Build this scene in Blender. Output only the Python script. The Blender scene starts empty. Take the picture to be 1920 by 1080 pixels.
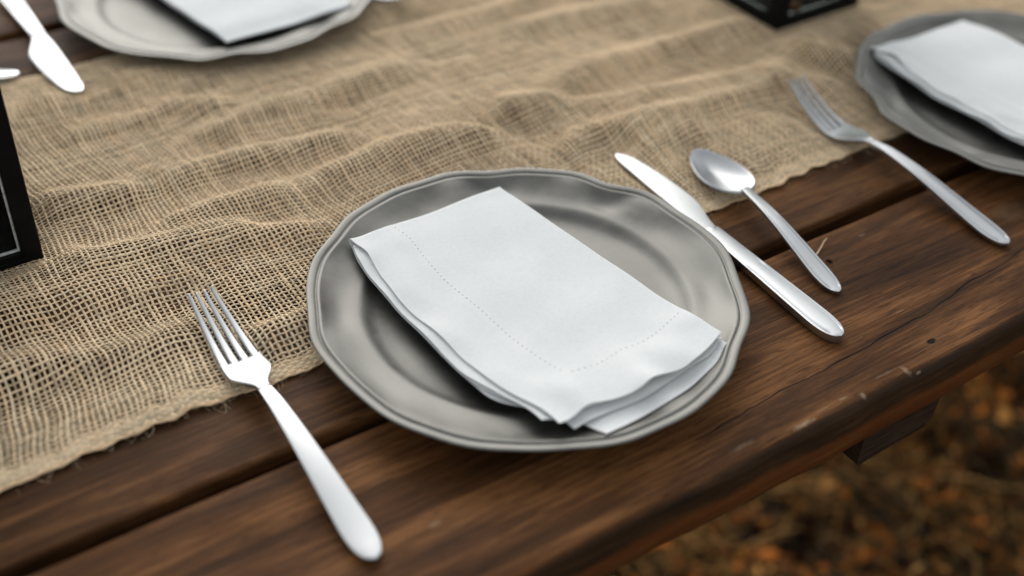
import bpy, bmesh, math, random
import numpy as np
from mathutils import Vector, Matrix

random.seed(7)
RNG = np.random.default_rng(11)
SC = bpy.context.scene
COL = SC.collection
TZ = 0.75                      # height of the table top above the ground

# ------------------------------------------------------------------ camera
cam_d = bpy.data.cameras.new('camera')
cam = bpy.data.objects.new('camera', cam_d)
COL.objects.link(cam)
SC.camera = cam
cam_d.sensor_width = 36.0
cam_d.lens = 43.089
cam_d.clip_start = 0.02
cam_d.clip_end = 400.0
R = Matrix(((0.8292, 0.3273, -0.4531), (-0.5579, 0.5343, -0.635), (0.0343, 0.7793, 0.6257)))
Rq = R.to_quaternion(); Rq.normalize()
cam.matrix_world = Matrix.Translation((0, 0, 0.49475 + TZ)) @ Rq.to_matrix().to_4x4()
cam_d.dof.use_dof = True
cam_d.dof.focus_distance = 0.772
cam_d.dof.aperture_fstop = 2.55
cam_d.dof.aperture_blades = 0

# ------------------------------------------------------------------ sky, sun, exposure
SUN_EL = math.radians(34)
SUN_H = Vector((0.38, 0.92)).normalized()
sun_dir = Vector((SUN_H.x * math.cos(SUN_EL), SUN_H.y * math.cos(SUN_EL), math.sin(SUN_EL)))
world = bpy.data.worlds.new('World')
SC.world = world
world.use_nodes = True
wn = world.node_tree
wn.nodes.clear()
sky = wn.nodes.new('ShaderNodeTexSky')
sky.sky_type = 'NISHITA'
sky.sun_disc = False
sky.sun_elevation = SUN_EL
sky.sun_rotation = math.atan2(SUN_H.x, SUN_H.y)
sky.air_density = 1.6
sky.dust_density = 2.0
sky.ozone_density = 1.0
hsv = wn.nodes.new('ShaderNodeHueSaturation')
hsv.inputs['Saturation'].default_value = 0.16
bg = wn.nodes.new('ShaderNodeBackground')
bg.inputs['Strength'].default_value = 0.15
wo = wn.nodes.new('ShaderNodeOutputWorld')
wn.links.new(sky.outputs[0], hsv.inputs['Color'])
wn.links.new(hsv.outputs[0], bg.inputs['Color'])
wn.links.new(bg.outputs[0], wo.inputs[0])

sun_d = bpy.data.lights.new('sun', 'SUN')
sun_d.energy = 0.9
sun_d.angle = math.radians(52)
sun_d.color = (1.0, 0.97, 0.92)
sun = bpy.data.objects.new('sun', sun_d)
COL.objects.link(sun)
sun.location = (0.5, 3, 5)
sun.rotation_euler = (-sun_dir).to_track_quat('-Z', 'Y').to_euler()

SC.view_settings.view_transform = 'Standard'
SC.view_settings.look = 'None'
SC.view_settings.gamma = 1.0
SC.view_settings.exposure = 0.34
SC.view_settings.use_curve_mapping = False
SC.render.engine = 'CYCLES'
SC.cycles.use_denoising = True
SC.cycles.max_bounces = 8
SC.cycles.transmission_bounces = 6
SC.cycles.caustics_reflective = False
SC.cycles.caustics_refractive = False


# ------------------------------------------------------------------ helpers
def sstep(a, b, x):
    t = np.clip((x - a) / (b - a), 0, 1)
    return t * t * (3 - 2 * t)


class Wob:
    """smooth pseudo-noise: a sum of random sinusoids"""
    def __init__(self, seed, scale, n=10, aniso=(1, 1)):
        r = np.random.default_rng(seed)
        a = r.uniform(0, 2 * np.pi, n)
        k = r.uniform(0.4, 1.6, n) * 2 * np.pi / scale
        self.kx, self.ky = k * np.cos(a) * aniso[0], k * np.sin(a) * aniso[1]
        self.p = r.uniform(0, 2 * np.pi, n)
        self.n = n

    def __call__(self, x, y):
        s = 0
        for kx, ky, p in zip(self.kx, self.ky, self.p):
            s = s + np.sin(kx * x + ky * y + p)
        return s / math.sqrt(self.n / 2)


def empty(name, loc, label=None, cat=None, group=None, rz=0.0):
    o = bpy.data.objects.new(name, None)
    o.empty_display_size = 0.05
    COL.objects.link(o)
    o.location = loc
    o.rotation_euler = (0, 0, rz)
    tag(o, label, cat, group)
    return o


def tag(o, label=None, cat=None, group=None, kind=None):
    if label: o['label'] = label
    if cat: o['category'] = cat
    if group: o['group'] = group
    if kind: o['kind'] = kind
    return o


def mesh_np(name, verts, faces, mat, parent=None, smooth=True, tint=None):
    verts = np.asarray(verts, np.float32).reshape(-1, 3)
    me = bpy.data.meshes.new(name)
    if isinstance(faces, np.ndarray):
        k = faces.shape[1]
        nf = len(faces)
        me.vertices.add(len(verts))
        me.vertices.foreach_set('co', verts.ravel())
        me.loops.add(nf * k)
        me.loops.foreach_set('vertex_index', faces.astype(np.int32).ravel())
        me.polygons.add(nf)
        me.polygons.foreach_set('loop_start', np.arange(0, nf * k, k, dtype=np.int32))
        me.update(calc_edges=True)
    else:
        me.from_pydata([tuple(map(float, v)) for v in verts], [], faces)
        me.update()
    me.validate()
    me.polygons.foreach_set('use_smooth', np.full(len(me.polygons), bool(smooth)))
    if tint is not None:
        a = me.attributes.new('tint', 'FLOAT_COLOR', 'POINT')
        c = np.ones((len(verts), 4), np.float32)
        c[:, :3] = tint
        a.data.foreach_set('color', c.ravel())
    me.materials.append(mat)
    o = bpy.data.objects.new(name, me)
    COL.objects.link(o)
    if parent: o.parent = parent
    return o


def mesh_bm(name, bm, mat, parent=None, smooth=False):
    me = bpy.data.meshes.new(name)
    bmesh.ops.recalc_face_normals(bm, faces=bm.faces)
    bm.to_mesh(me)
    bm.free()
    for p in me.polygons: p.use_smooth = smooth
    me.materials.append(mat)
    o = bpy.data.objects.new(name, me)
    COL.objects.link(o)
    if parent: o.parent = parent
    return o


def add_box(bm, lo, hi, bevel=0.0, seg=1):
    lo, hi = Vector(lo), Vector(hi)
    g = bmesh.ops.create_cube(bm, size=1.0)
    vs = g['verts']
    for v in vs:
        v.co = Vector([(lo[i] + hi[i]) / 2 + v.co[i] * (hi[i] - lo[i]) for i in range(3)])
    if bevel:
        es = list({e for v in vs for e in v.link_edges})
        bmesh.ops.bevel(bm, geom=es, offset=bevel, segments=seg, affect='EDGES', profile=0.5)


def grid_faces(nu, nv, wrap_u=False, base=0):
    """quads of a (nv rows) x (nu columns) vertex grid"""
    iu = np.arange(nu if wrap_u else nu - 1)
    iv = np.arange(nv - 1)
    U, V = np.meshgrid(iu, iv)
    U2 = (U + 1) % nu
    f = np.stack([V * nu + U, V * nu + U2, (V + 1) * nu + U2, (V + 1) * nu + U], -1)
    return f.reshape(-1, 4) + base


# ------------------------------------------------------------------ materials
def new_mat(name):
    m = bpy.data.materials.new(name)
    m.use_nodes = True
    nt = m.node_tree
    return m, nt, nt.nodes['Principled BSDF']


def N(nt, kind, **kw):
    n = nt.nodes.new(kind)
    for k, v in kw.items():
        if k in n.inputs: n.inputs[k].default_value = v
        else: setattr(n, k, v)
    return n


def ramp(nt, stops):
    r = nt.nodes.new('ShaderNodeValToRGB')
    el = r.color_ramp.elements
    while len(el) < len(stops): el.new(0.5)
    for e, (p, c) in zip(el, stops):
        e.position = p
        e.color = (c[0], c[1], c[2], 1) if not isinstance(c, (int, float)) else (c, c, c, 1)
    return r


def math_n(nt, op, a, b=None, clamp=False):
    n = nt.nodes.new('ShaderNodeMath')
    n.operation = op
    n.use_clamp = clamp
    for i, v in enumerate((a, b)):
        if v is None: continue
        if isinstance(v, (int, float)): n.inputs[i].default_value = v
        else: nt.links.new(v, n.inputs[i])
    return n.outputs[0]


def mix_rgb(nt, fac, a, b, mode='MIX'):
    n = nt.nodes.new('ShaderNodeMix')
    n.data_type = 'RGBA'
    n.blend_type = mode
    for i, v in ((0, fac), (6, a), (7, b)):
        if isinstance(v, (int, float)): n.inputs[i].default_value = v
        elif isinstance(v, tuple): n.inputs[i].default_value = (*v, 1) if len(v) == 3 else v
        else: nt.links.new(v, n.inputs[i])
    return n.outputs[2]


def wood_material(name, dark, mid, light, marks=False, rough=0.5):
    m, nt, b = new_mat(name)
    L = nt.links.new
    tc = N(nt, 'ShaderNodeTexCoord')
    oi = N(nt, 'ShaderNodeObjectInfo')
    # every plank gets its own stretch of timber
    off = N(nt, 'ShaderNodeVectorMath', operation='SCALE')
    off.inputs[0].default_value = (7.3, 3.1, 1.7)
    L(oi.outputs['Random'], off.inputs['Scale'])
    add = N(nt, 'ShaderNodeVectorMath', operation='ADD')
    L(tc.outputs['Object'], add.inputs[0]); L(off.outputs[0], add.inputs[1])

    def mapped(sx, sy, sz):
        mp = N(nt, 'ShaderNodeMapping')
        mp.inputs['Scale'].default_value = (sx, sy, sz)
        L(add.outputs[0], mp.inputs['Vector'])
        return mp.outputs[0]
    n1 = N(nt, 'ShaderNodeTexNoise', Scale=1.0, Detail=6.0, Roughness=0.62, Distortion=1.2)
    L(mapped(3.2, 34, 34), n1.inputs['Vector'])
    n2 = N(nt, 'ShaderNodeTexNoise', Scale=1.0, Detail=4.0, Roughness=0.7, Distortion=0.3)
    L(mapped(14, 420, 420), n2.inputs['Vector'])
    n3 = N(nt, 'ShaderNodeTexNoise', Scale=1.0, Detail=3.0, Roughness=0.55)
    L(mapped(6.5, 13, 13), n3.inputs['Vector'])
    n4 = N(nt, 'ShaderNodeTexNoise', Scale=1.0, Detail=2.0, Roughness=0.5)
    L(mapped(90, 900, 900), n4.inputs['Vector'])
    s = math_n(nt, 'ADD', math_n(nt, 'MULTIPLY', n1.outputs[0], 0.46),
               math_n(nt, 'ADD', math_n(nt, 'MULTIPLY', n2.outputs[0], 0.29), math_n(nt, 'MULTIPLY', n3.outputs[0], 0.25)))
    r = ramp(nt, [(0.38, dark), (0.50, mid), (0.62, light)])
    L(s, r.inputs[0])
    col = r.outputs[0]
    pores = ramp(nt, [(0.30, 1.0), (0.42, 0.0)])
    L(n4.outputs[0], pores.inputs[0])
    col = mix_rgb(nt, math_n(nt, 'MULTIPLY', pores.outputs[0], 0.55), col, tuple(c * 0.35 for c in dark))
    height = math_n(nt, 'ADD', math_n(nt, 'MULTIPLY', n2.outputs[0], 0.7), math_n(nt, 'MULTIPLY', n1.outputs[0], 0.8))
    if marks:
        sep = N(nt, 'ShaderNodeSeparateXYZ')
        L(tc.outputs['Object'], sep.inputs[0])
        # the sawn front face is reddish towards the bottom and darker over its upper half
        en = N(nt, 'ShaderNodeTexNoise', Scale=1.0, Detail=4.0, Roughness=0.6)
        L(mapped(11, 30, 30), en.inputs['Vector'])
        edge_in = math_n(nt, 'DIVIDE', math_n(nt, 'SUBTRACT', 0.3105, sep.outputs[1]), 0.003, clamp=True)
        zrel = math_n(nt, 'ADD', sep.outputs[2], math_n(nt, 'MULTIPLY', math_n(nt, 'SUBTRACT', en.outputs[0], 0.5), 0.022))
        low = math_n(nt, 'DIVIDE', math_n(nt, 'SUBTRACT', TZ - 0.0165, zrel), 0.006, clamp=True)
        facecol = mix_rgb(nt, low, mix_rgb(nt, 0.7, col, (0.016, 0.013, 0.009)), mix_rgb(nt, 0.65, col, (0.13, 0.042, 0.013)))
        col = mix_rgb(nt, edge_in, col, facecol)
        X, Y = sep.outputs[0], sep.outputs[1]
        # long drying crack that wanders along the board
        cn = N(nt, 'ShaderNodeTexNoise', Scale=22.0, Detail=3.0)
        cn.noise_dimensions = '1D'
        L(X, cn.inputs['W'])
        wob = math_n(nt, 'MULTIPLY', math_n(nt, 'SUBTRACT', cn.outputs[0], 0.5), 0.006)
        fc = N(nt, 'ShaderNodeFloatCurve')
        cv = fc.mapping.curves[0]
        pts = [(0.0, 0.332), (0.38, 0.335), (0.428, 0.3372), (0.50, 0.3385), (0.576, 0.343), (0.684, 0.354), (0.80, 0.362), (1.0, 0.37)]
        while len(cv.points) < len(pts): cv.points.new(0.5, 0.5)
        for p, (x, y) in zip(cv.points, pts): p.location = (x, y)
        fc.mapping.update()
        L(X, fc.inputs['Value'])
        d = math_n(nt, 'ABSOLUTE', math_n(nt, 'SUBTRACT', math_n(nt, 'SUBTRACT', Y, fc.outputs[0]), wob))
        wid = math_n(nt, 'MULTIPLY', cn.outputs[0], 0.0011)
        wid = math_n(nt, 'MULTIPLY', wid, math_n(nt, 'GREATER_THAN', X, 0.37))
        crack = math_n(nt, 'SUBTRACT', 1.0, math_n(nt, 'DIVIDE', d, math_n(nt, 'ADD', wid, 0.00005)), clamp=True)
        col = mix_rgb(nt, math_n(nt, 'MULTIPLY', crack, 1.5, clamp=True), col, (0.006, 0.004, 0.003))
        height = math_n(nt, 'SUBTRACT', height, math_n(nt, 'MULTIPLY', crack, 2.5))

        def blob(x, y, rx, ry, soft=0.45, dist=0.35, sc=260.0):
            nn = N(nt, 'ShaderNodeTexNoise', Scale=sc, Detail=3.0)
            L(tc.outputs['Object'], nn.inputs['Vector'])
            dx = math_n(nt, 'DIVIDE', math_n(nt, 'SUBTRACT', X, x), rx)
            dy = math_n(nt, 'DIVIDE', math_n(nt, 'SUBTRACT', Y, y), ry)
            rr = math_n(nt, 'SQRT', math_n(nt, 'ADD', math_n(nt, 'MULTIPLY', dx, dx), math_n(nt, 'MULTIPLY', dy, dy)))
            rr = math_n(nt, 'ADD', rr, math_n(nt, 'MULTIPLY', math_n(nt, 'SUBTRACT', nn.outputs[0], 0.5), dist * 4))
            return math_n(nt, 'DIVIDE', math_n(nt, 'SUBTRACT', 1.0, rr), soft, clamp=True)
        # nail hole / small knot with paler ring, bigger pale knot, paint flecks on the front edge
        col = mix_rgb(nt, math_n(nt, 'MULTIPLY', blob(0.552, 0.3213, 0.016, 0.006, 0.9, 0.1), 0.5), col, (0.17, 0.085, 0.036))
        kn = blob(0.552, 0.3213, 0.0042, 0.0024, 0.4, 0.14, 400.0)
        col = mix_rgb(nt, kn, col, (0.006, 0.004, 0.003))
        height = math_n(nt, 'SUBTRACT', height, math_n(nt, 'MULTIPLY', kn, 3.0))
        col = mix_rgb(nt, math_n(nt, 'MULTIPLY', blob(0.7125, 0.388, 0.020, 0.012, 0.8, 0.15), 0.55), col, (0.16, 0.10, 0.055))
        col = mix_rgb(nt, math_n(nt, 'MULTIPLY', blob(0.7125, 0.388, 0.009, 0.006, 0.7, 0.15), 0.6), col, (0.07, 0.035, 0.016))
        for x, y, rx, ry, a in ((0.4315, 0.3112, 0.010, 0.0022, 0.8), (0.4665, 0.3142, 0.004, 0.0011, 0.75), (0.4785, 0.3098, 0.0022, 0.0034, 0.7),
                                (0.5175, 0.3118, 0.0024, 0.005, 0.6), (0.2151, 0.3608, 0.005, 0.0022, 0.45), (0.524, 0.3068, 0.003, 0.001, 0.6),
                                (0.45, 0.314, 0.009, 0.001, 0.35), (0.505, 0.316, 0.012, 0.0012, 0.3), (0.39, 0.317, 0.012, 0.0018, 0.3),
                                (0.598, 0.424, 0.004, 0.0014, 0.35), (0.557, 0.352, 0.005, 0.001, 0.3)):
            col = mix_rgb(nt, math_n(nt, 'MULTIPLY', blob(x, y, rx, ry, 0.9, 0.38, 520.0), a * 0.85), col, (0.36, 0.27, 0.18))
    L(col, b.inputs['Base Color'])
    rr = ramp(nt, [(0.3, rough + 0.1), (0.7, rough - 0.08)])
    L(n3.outputs[0], rr.inputs[0])
    L(rr.outputs[0], b.inputs['Roughness'])
    b.inputs['Specular IOR Level'].default_value = 0.08
    bp = N(nt, 'ShaderNodeBump', Strength=0.55, Distance=0.0010)
    L(height, bp.inputs['Height']); L(bp.outputs[0], b.inputs['Normal'])
    return m


def metal_material(name, color, rough, mottled=0.0, bump=0.0, bscale=60.0):
    m, nt, b = new_mat(name)
    L = nt.links.new
    b.inputs['Metallic'].default_value = 1.0
    tc = N(nt, 'ShaderNodeTexCoord')
    n1 = N(nt, 'ShaderNodeTexNoise', Scale=22.0, Detail=6.0, Roughness=0.68)
    n2 = N(nt, 'ShaderNodeTexNoise', Scale=900.0, Detail=2.0)
    n3 = N(nt, 'ShaderNodeTexNoise', Scale=bscale, Detail=2.0)
    for n in (n1, n2, n3): L(tc.outputs['Object'], n.inputs['Vector'])
    lo = tuple(c * (1 - mottled) for c in color)
    hi = tuple(min(1, c * (1 + mottled * 0.6)) for c in color)
    r = ramp(nt, [(0.3, lo), (0.7, hi)])
    L(n1.outputs[0], r.inputs[0]); L(r.outputs[0], b.inputs['Base Color'])
    rr = ramp(nt, [(0.3, rough * 0.85), (0.7, min(1, rough * 1.2))])
    L(n1.outputs[0], rr.inputs[0]); L(rr.outputs[0], b.inputs['Roughness'])
    h = math_n(nt, 'ADD', math_n(nt, 'MULTIPLY', n2.outputs[0], 0.05), n3.outputs[0])
    bp = N(nt, 'ShaderNodeBump', Strength=bump, Distance=0.002)
    L(h, bp.inputs['Height']); L(bp.outputs[0], b.inputs['Normal'])
    return m


def tint_material(name, rough=0.85, bump_scale=None, mul=(1, 1, 1), transl=0.0, spec=0.2):
    m, nt, b = new_mat(name)
    L = nt.links.new
    at = N(nt, 'ShaderNodeAttribute', attribute_name='tint')
    tc = N(nt, 'ShaderNodeTexCoord')
    n = N(nt, 'ShaderNodeTexNoise', Scale=bump_scale or 300.0, Detail=3.0, Roughness=0.65)
    L(tc.outputs['Object'], n.inputs['Vector'])
    r = ramp(nt, [(0.25, tuple(0.72 * c for c in mul)), (0.75, tuple(1.22 * c for c in mul))])
    L(n.outputs[0], r.inputs[0])
    c = mix_rgb(nt, 1.0, at.outputs['Color'], r.outputs[0], 'MULTIPLY')
    L(c, b.inputs['Base Color'])
    b.inputs['Roughness'].default_value = rough
    b.inputs['Specular IOR Level'].default_value = spec
    bp = N(nt, 'ShaderNodeBump', Strength=0.6, Distance=0.0004)
    L(n.outputs[0], bp.inputs['Height']); L(bp.outputs[0], b.inputs['Normal'])
    if transl:
        tr = N(nt, 'ShaderNodeBsdfTranslucent')
        L(c, tr.inputs['Color'])
        mx = N(nt, 'ShaderNodeMixShader', Fac=transl)
        L(b.outputs[0], mx.inputs[1]); L(tr.outputs[0], mx.inputs[2])
        L(mx.outputs[0], nt.nodes['Material Output'].inputs['Surface'])
    return m


M_WOOD = wood_material('stained_timber', (0.015, 0.0072, 0.0032), (0.066, 0.0285, 0.0104), (0.195, 0.089, 0.033), rough=0.58)
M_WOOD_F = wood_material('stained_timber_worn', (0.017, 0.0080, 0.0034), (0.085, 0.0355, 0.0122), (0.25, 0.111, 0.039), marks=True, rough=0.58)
M_BEAM = wood_material('rough_dark_timber', (0.014, 0.009, 0.006), (0.034, 0.020, 0.012), (0.065, 0.040, 0.024), rough=0.75)
M_SILVER = metal_material('brushed_steel', (0.44, 0.453, 0.460), 0.36, 0.05, 0.02, 40.0)
M_PEWTER = metal_material('dull_pewter', (0.180, 0.178, 0.164), 0.51, 0.36, 0.06, 38.0)
M_JUTE = tint_material('jute_yarn', 0.9, 1400.0, transl=0.12)
M_LEAF = tint_material('dead_leaves', 0.8, 90.0, spec=0.06)


def linen_material():
    m, nt, b = new_mat('white_linen')
    L = nt.links.new
    tc = N(nt, 'ShaderNodeTexCoord')
    w1 = N(nt, 'ShaderNodeTexWave', Scale=560.0, Distortion=1.2, Detail=1.0); w1.bands_direction = 'X'
    w2 = N(nt, 'ShaderNodeTexWave', Scale=560.0, Distortion=1.2, Detail=1.0); w2.bands_direction = 'Y'
    n = N(nt, 'ShaderNodeTexNoise', Scale=1500.0, Detail=2.0)
    n2 = N(nt, 'ShaderNodeTexNoise', Scale=45.0, Detail=3.0)
    for q in (w1, w2, n, n2): L(tc.outputs['Object'], q.inputs['Vector'])
    h = math_n(nt, 'ADD', math_n(nt, 'MULTIPLY', w1.outputs[1], w2.outputs[1]), math_n(nt, 'MULTIPLY', n.outputs[0], 0.8))
    r = ramp(nt, [(0.3, (0.83, 0.855, 0.855)), (0.7, (0.87, 0.89, 0.885))])
    L(n2.outputs[0], r.inputs[0])
    n5 = N(nt, 'ShaderNodeTexNoise', Scale=480.0, Detail=4.0, Roughness=0.85)
    L(tc.outputs['Object'], n5.inputs['Vector'])
    r5 = ramp(nt, [(0.34, (0.92, 0.92, 0.92)), (0.56, (1.0, 1.0, 1.0))])
    L(n5.outputs[0], r5.inputs[0])
    L(mix_rgb(nt, 1.0, r.outputs[0], r5.outputs[0], 'MULTIPLY'), b.inputs['Base Color'])
    b.inputs['Roughness'].default_value = 0.9
    b.inputs['Specular IOR Level'].default_value = 0.15
    b.inputs['Sheen Weight'].default_value = 0.15
    bp = N(nt, 'ShaderNodeBump', Strength=0.25, Distance=0.0003)
    bp2 = N(nt, 'ShaderNodeBump', Strength=0.10, Distance=0.002)
    L(n2.outputs[0], bp2.inputs['Height']); L(bp2.outputs[0], bp.inputs['Normal'])
    L(h, bp.inputs['Height']); L(bp.outputs[0], b.inputs['Normal'])
    tr = N(nt, 'ShaderNodeBsdfTranslucent'); tr.inputs[0].default_value = (0.90, 0.88, 0.85, 1)
    mx = N(nt, 'ShaderNodeMixShader', Fac=0.20)
    L(b.outputs[0], mx.inputs[1]); L(tr.outputs[0], mx.inputs[2])
    L(mx.outputs[0], nt.nodes['Material Output'].inputs['Surface'])
    return m


M_LINEN = linen_material()


def plain_material(name, color, rough, metallic=0.0, spec=0.5, var=0.15, scale=120.0):
    m, nt, b = new_mat(name)
    tc = N(nt, 'ShaderNodeTexCoord')
    n = N(nt, 'ShaderNodeTexNoise', Scale=scale, Detail=4.0)
    nt.links.new(tc.outputs['Object'], n.inputs['Vector'])
    r = ramp(nt, [(0.3, tuple(c * (1 - var) for c in color)), (0.7, tuple(min(1, c * (1 + var)) for c in color))])
    nt.links.new(n.outputs[0], r.inputs[0]); nt.links.new(r.outputs[0], b.inputs['Base Color'])
    b.inputs['Roughness'].default_value = rough
    b.inputs['Metallic'].default_value = metallic
    b.inputs['Specular IOR Level'].default_value = spec
    return m


M_STITCH = plain_material('hemstitch_thread', (0.58, 0.57, 0.53), 0.9, spec=0.1)
M_BLACK = plain_material('black_painted_metal', (0.003, 0.003, 0.003), 0.55, spec=0.10, var=0.4)
M_BEAD = plain_material('worn_metal_bead', (0.50, 0.51, 0.49), 0.6, metallic=0.3, var=0.3, scale=300.0)
M_AMBER = plain_material('amber_glint', (0.75, 0.27, 0.06), 0.3, var=0.2)
M_GREYP = plain_material('grey_glint', (0.38, 0.39, 0.34), 0.35, var=0.2)
M_STRAW = plain_material('dry_straw', (0.62, 0.47, 0.28), 0.7, var=0.2)


def glass_material():
    m, nt, b = new_mat('clear_glass')
    b.inputs['Base Color'].default_value = (0.95, 0.97, 0.96, 1)
    b.inputs['Roughness'].default_value = 0.03
    b.inputs['IOR'].default_value = 1.45
    tc = N(nt, 'ShaderNodeTexCoord')
    n = N(nt, 'ShaderNodeTexNoise', Scale=30.0, Detail=3.0)
    nt.links.new(tc.outputs['Object'], n.inputs['Vector'])
    r = ramp(nt, [(0.35, 0.02), (0.75, 0.08)])
    nt.links.new(n.outputs[0], r.inputs[0]); nt.links.new(r.outputs[0], b.inputs['Roughness'])
    # thin pane: straight-through glass with a fresnel reflection
    tr = N(nt, 'ShaderNodeBsdfTransparent'); tr.inputs[0].default_value = (0.62, 0.64, 0.63, 1)
    gl = N(nt, 'ShaderNodeBsdfGlossy'); nt.links.new(r.outputs[0], gl.inputs['Roughness'])
    fr = N(nt, 'ShaderNodeFresnel', IOR=1.16)
    mx = N(nt, 'ShaderNodeMixShader')
    nt.links.new(fr.outputs[0], mx.inputs[0]); nt.links.new(tr.outputs[0], mx.inputs[1]); nt.links.new(gl.outputs[0], mx.inputs[2])
    nt.links.new(mx.outputs[0], nt.nodes['Material Output'].inputs['Surface'])
    return m


M_GLASS = glass_material()


def soil_material():
    m, nt, b = new_mat('forest_soil')
    L = nt.links.new
    tc = N(nt, 'ShaderNodeTexCoord')
    n1 = N(nt, 'ShaderNodeTexNoise', Scale=9.0, Detail=6.0, Roughness=0.65)
    n2 = N(nt, 'ShaderNodeTexNoise', Scale=55.0, Detail=5.0, Roughness=0.7)
    for n in (n1, n2): L(tc.outputs['Object'], n.inputs['Vector'])
    s = math_n(nt, 'ADD', math_n(nt, 'MULTIPLY', n1.outputs[0], 0.55), math_n(nt, 'MULTIPLY', n2.outputs[0], 0.45))
    r = ramp(nt, [(0.38, (0.008, 0.007, 0.004)), (0.50, (0.050, 0.030, 0.013)), (0.62, (0.17, 0.092, 0.034))])
    L(s, r.inputs[0]); L(r.outputs[0], b.inputs['Base Color'])
    b.inputs['Roughness'].default_value = 0.95
    b.inputs['Specular IOR Level'].default_value = 0.1
    bp = N(nt, 'ShaderNodeBump', Strength=0.8, Distance=0.02)
    L(n2.outputs[0], bp.inputs['Height']); L(bp.outputs[0], b.inputs['Normal'])
    return m


# ------------------------------------------------------------------ ground
gx = np.concatenate([np.linspace(-60, -3, 24), np.linspace(-2.6, 4, 60), np.linspace(4.6, 60, 24)])
gy = np.concatenate([np.linspace(-60, -3, 24), np.linspace(-2.6, 4, 60), np.linspace(4.6, 60, 24)])
GX, GY = np.meshgrid(gx, gy)
gw = Wob(3, 0.9)
GZ = 0.012 * gw(GX, GY) - 0.02
ground = mesh_np('ground', np.stack([GX, GY, GZ], -1), grid_faces(len(gx), len(gy)), soil_material())
ground['kind'] = 'structure'


def leaf_litter(count):
    t = RNG.uniform(-0.1, 2.2, count); n = RNG.uniform(-0.5, 1.3, count)
    ln = RNG.uniform(0.008, 0.032, count) ; wd = ln * RNG.uniform(0.28, 0.7, count)
    yaw = RNG.uniform(0, 2 * np.pi, count)
    pit = RNG.normal(0, 0.45, count); rol = RNG.normal(0, 0.5, count)
    cup = RNG.uniform(-0.35, 0.5, count)
    base = np.array([[-.5, 0, 0], [-.15, .5, .3], [.3, .38, .2], [.5, 0, 0], [.3, -.38, .2], [-.15, -.5, .3]])
    P = np.empty((count, 6, 3))
    P[:, :, 0] = base[None, :, 0] * ln[:, None]
    P[:, :, 1] = base[None, :, 1] * wd[:, None]
    P[:, :, 2] = base[None, :, 2] * (wd * cup)[:, None]
    cp, sp, cr, sr = np.cos(pit), np.sin(pit), np.cos(rol), np.sin(rol)
    y = P[:, :, 1] * cr[:, None] - P[:, :, 2] * sr[:, None]
    z = P[:, :, 1] * sr[:, None] + P[:, :, 2] * cr[:, None]
    x = P[:, :, 0] * cp[:, None] + z * sp[:, None]
    z = -P[:, :, 0] * sp[:, None] + z * cp[:, None]
    cy, sy = np.cos(yaw), np.sin(yaw)
    X = x * cy[:, None] - y * sy[:, None] + t[:, None]
    Y = x * sy[:, None] + y * cy[:, None] + n[:, None]
    patch = 0.7 * Wob(21, 0.13, 14)(t, n) + 0.5 * Wob(22, 0.5)(t, n)
    Z = z + (0.012 * gw(t, n) - 0.012 + RNG.uniform(0, 0.02, count) + 0.012 * np.clip(patch, -1, 1))[:, None]
    V = np.stack([X, Y, Z], -1).reshape(-1, 3)
    idx = np.arange(count)[:, None] * 6
    F = np.concatenate([idx + np.array([[0, 1, 2, 3]]), idx + np.array([[0, 3, 4, 5]])], 0)
    pal = np.array([[.34, .145, .036], [.25, .098, .024], [.36, .21, .085], [.10, .05, .02], [.028, .024, .012], [.013, .016, .010], [.34, .24, .12]])
    w = np.array([.22, .19, .13, .18, .12, .12, .04])
    ci = RNG.choice(len(pal), count, p=w)
    c = pal[ci] * RNG.uniform(0.45, 1.1, (count, 1))
    c *= np.clip(0.55 + 0.70 * patch, 0.05, 1.6)[:, None]
    c = np.repeat(c * np.array([1.22, 0.98, 0.66]), 6, 0)
    o = mesh_np('leaf_litter', V, F, M_LEAF, None, False, c)
    tag(o, 'brown and orange dead leaves lying on the dark ground below the table edge', 'leaf litter', kind='stuff')


leaf_litter(24000)


def dry_grass(count):
    t = RNG.uniform(-0.1, 2.2, count); n = RNG.uniform(-0.5, 1.3, count)
    keep = Wob(33, 0.3)(t, n) > -0.2
    t, n = t[keep], n[keep]; k = len(t)
    ln = RNG.uniform(0.05, 0.14, k); w = RNG.uniform(0.001, 0.0026, k)
    yaw = RNG.uniform(0, 2 * np.pi, k); el = RNG.uniform(0.05, 0.7, k)
    d = np.stack([np.cos(yaw) * np.cos(el), np.sin(yaw) * np.cos(el), np.sin(el)], -1)
    s = np.stack([-np.sin(yaw), np.cos(yaw), 0 * yaw], -1)
    b = np.stack([t, n, 0.012 * gw(t, n) - 0.01], -1)
    V = np.empty((k, 6, 3))
    for i, f in enumerate((0, .5, 1.0)):
        p = b + d * (ln * f)[:, None]; p[:, 2] -= ln * f * f * 0.3
        ww = (w * (1 - 0.7 * f))[:, None]
        V[:, 2 * i] = p - s * ww; V[:, 2 * i + 1] = p + s * ww
    idx = np.arange(k)[:, None] * 6
    F = np.concatenate([idx + np.array([[0, 1, 3, 2]]), idx + np.array([[2, 3, 5, 4]])], 0)
    pal = np.array([[.26, .16, .065], [.18, .095, .032], [.04, .036, .016], [.36, .25, .12]])
    c = pal[RNG.choice(4, k, p=[.35, .3, .25, .1])] * RNG.uniform(.6, 1.2, (k, 1)) * np.array([1.2, 0.98, 0.7])
    o = mesh_np('dry_grass', V, F, M_LEAF, None, False, np.repeat(c, 6, 0))
    tag(o, 'thin dry grass blades scattered among the dead leaves on the ground', 'grass', kind='stuff')


dry_grass(9000)

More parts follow.
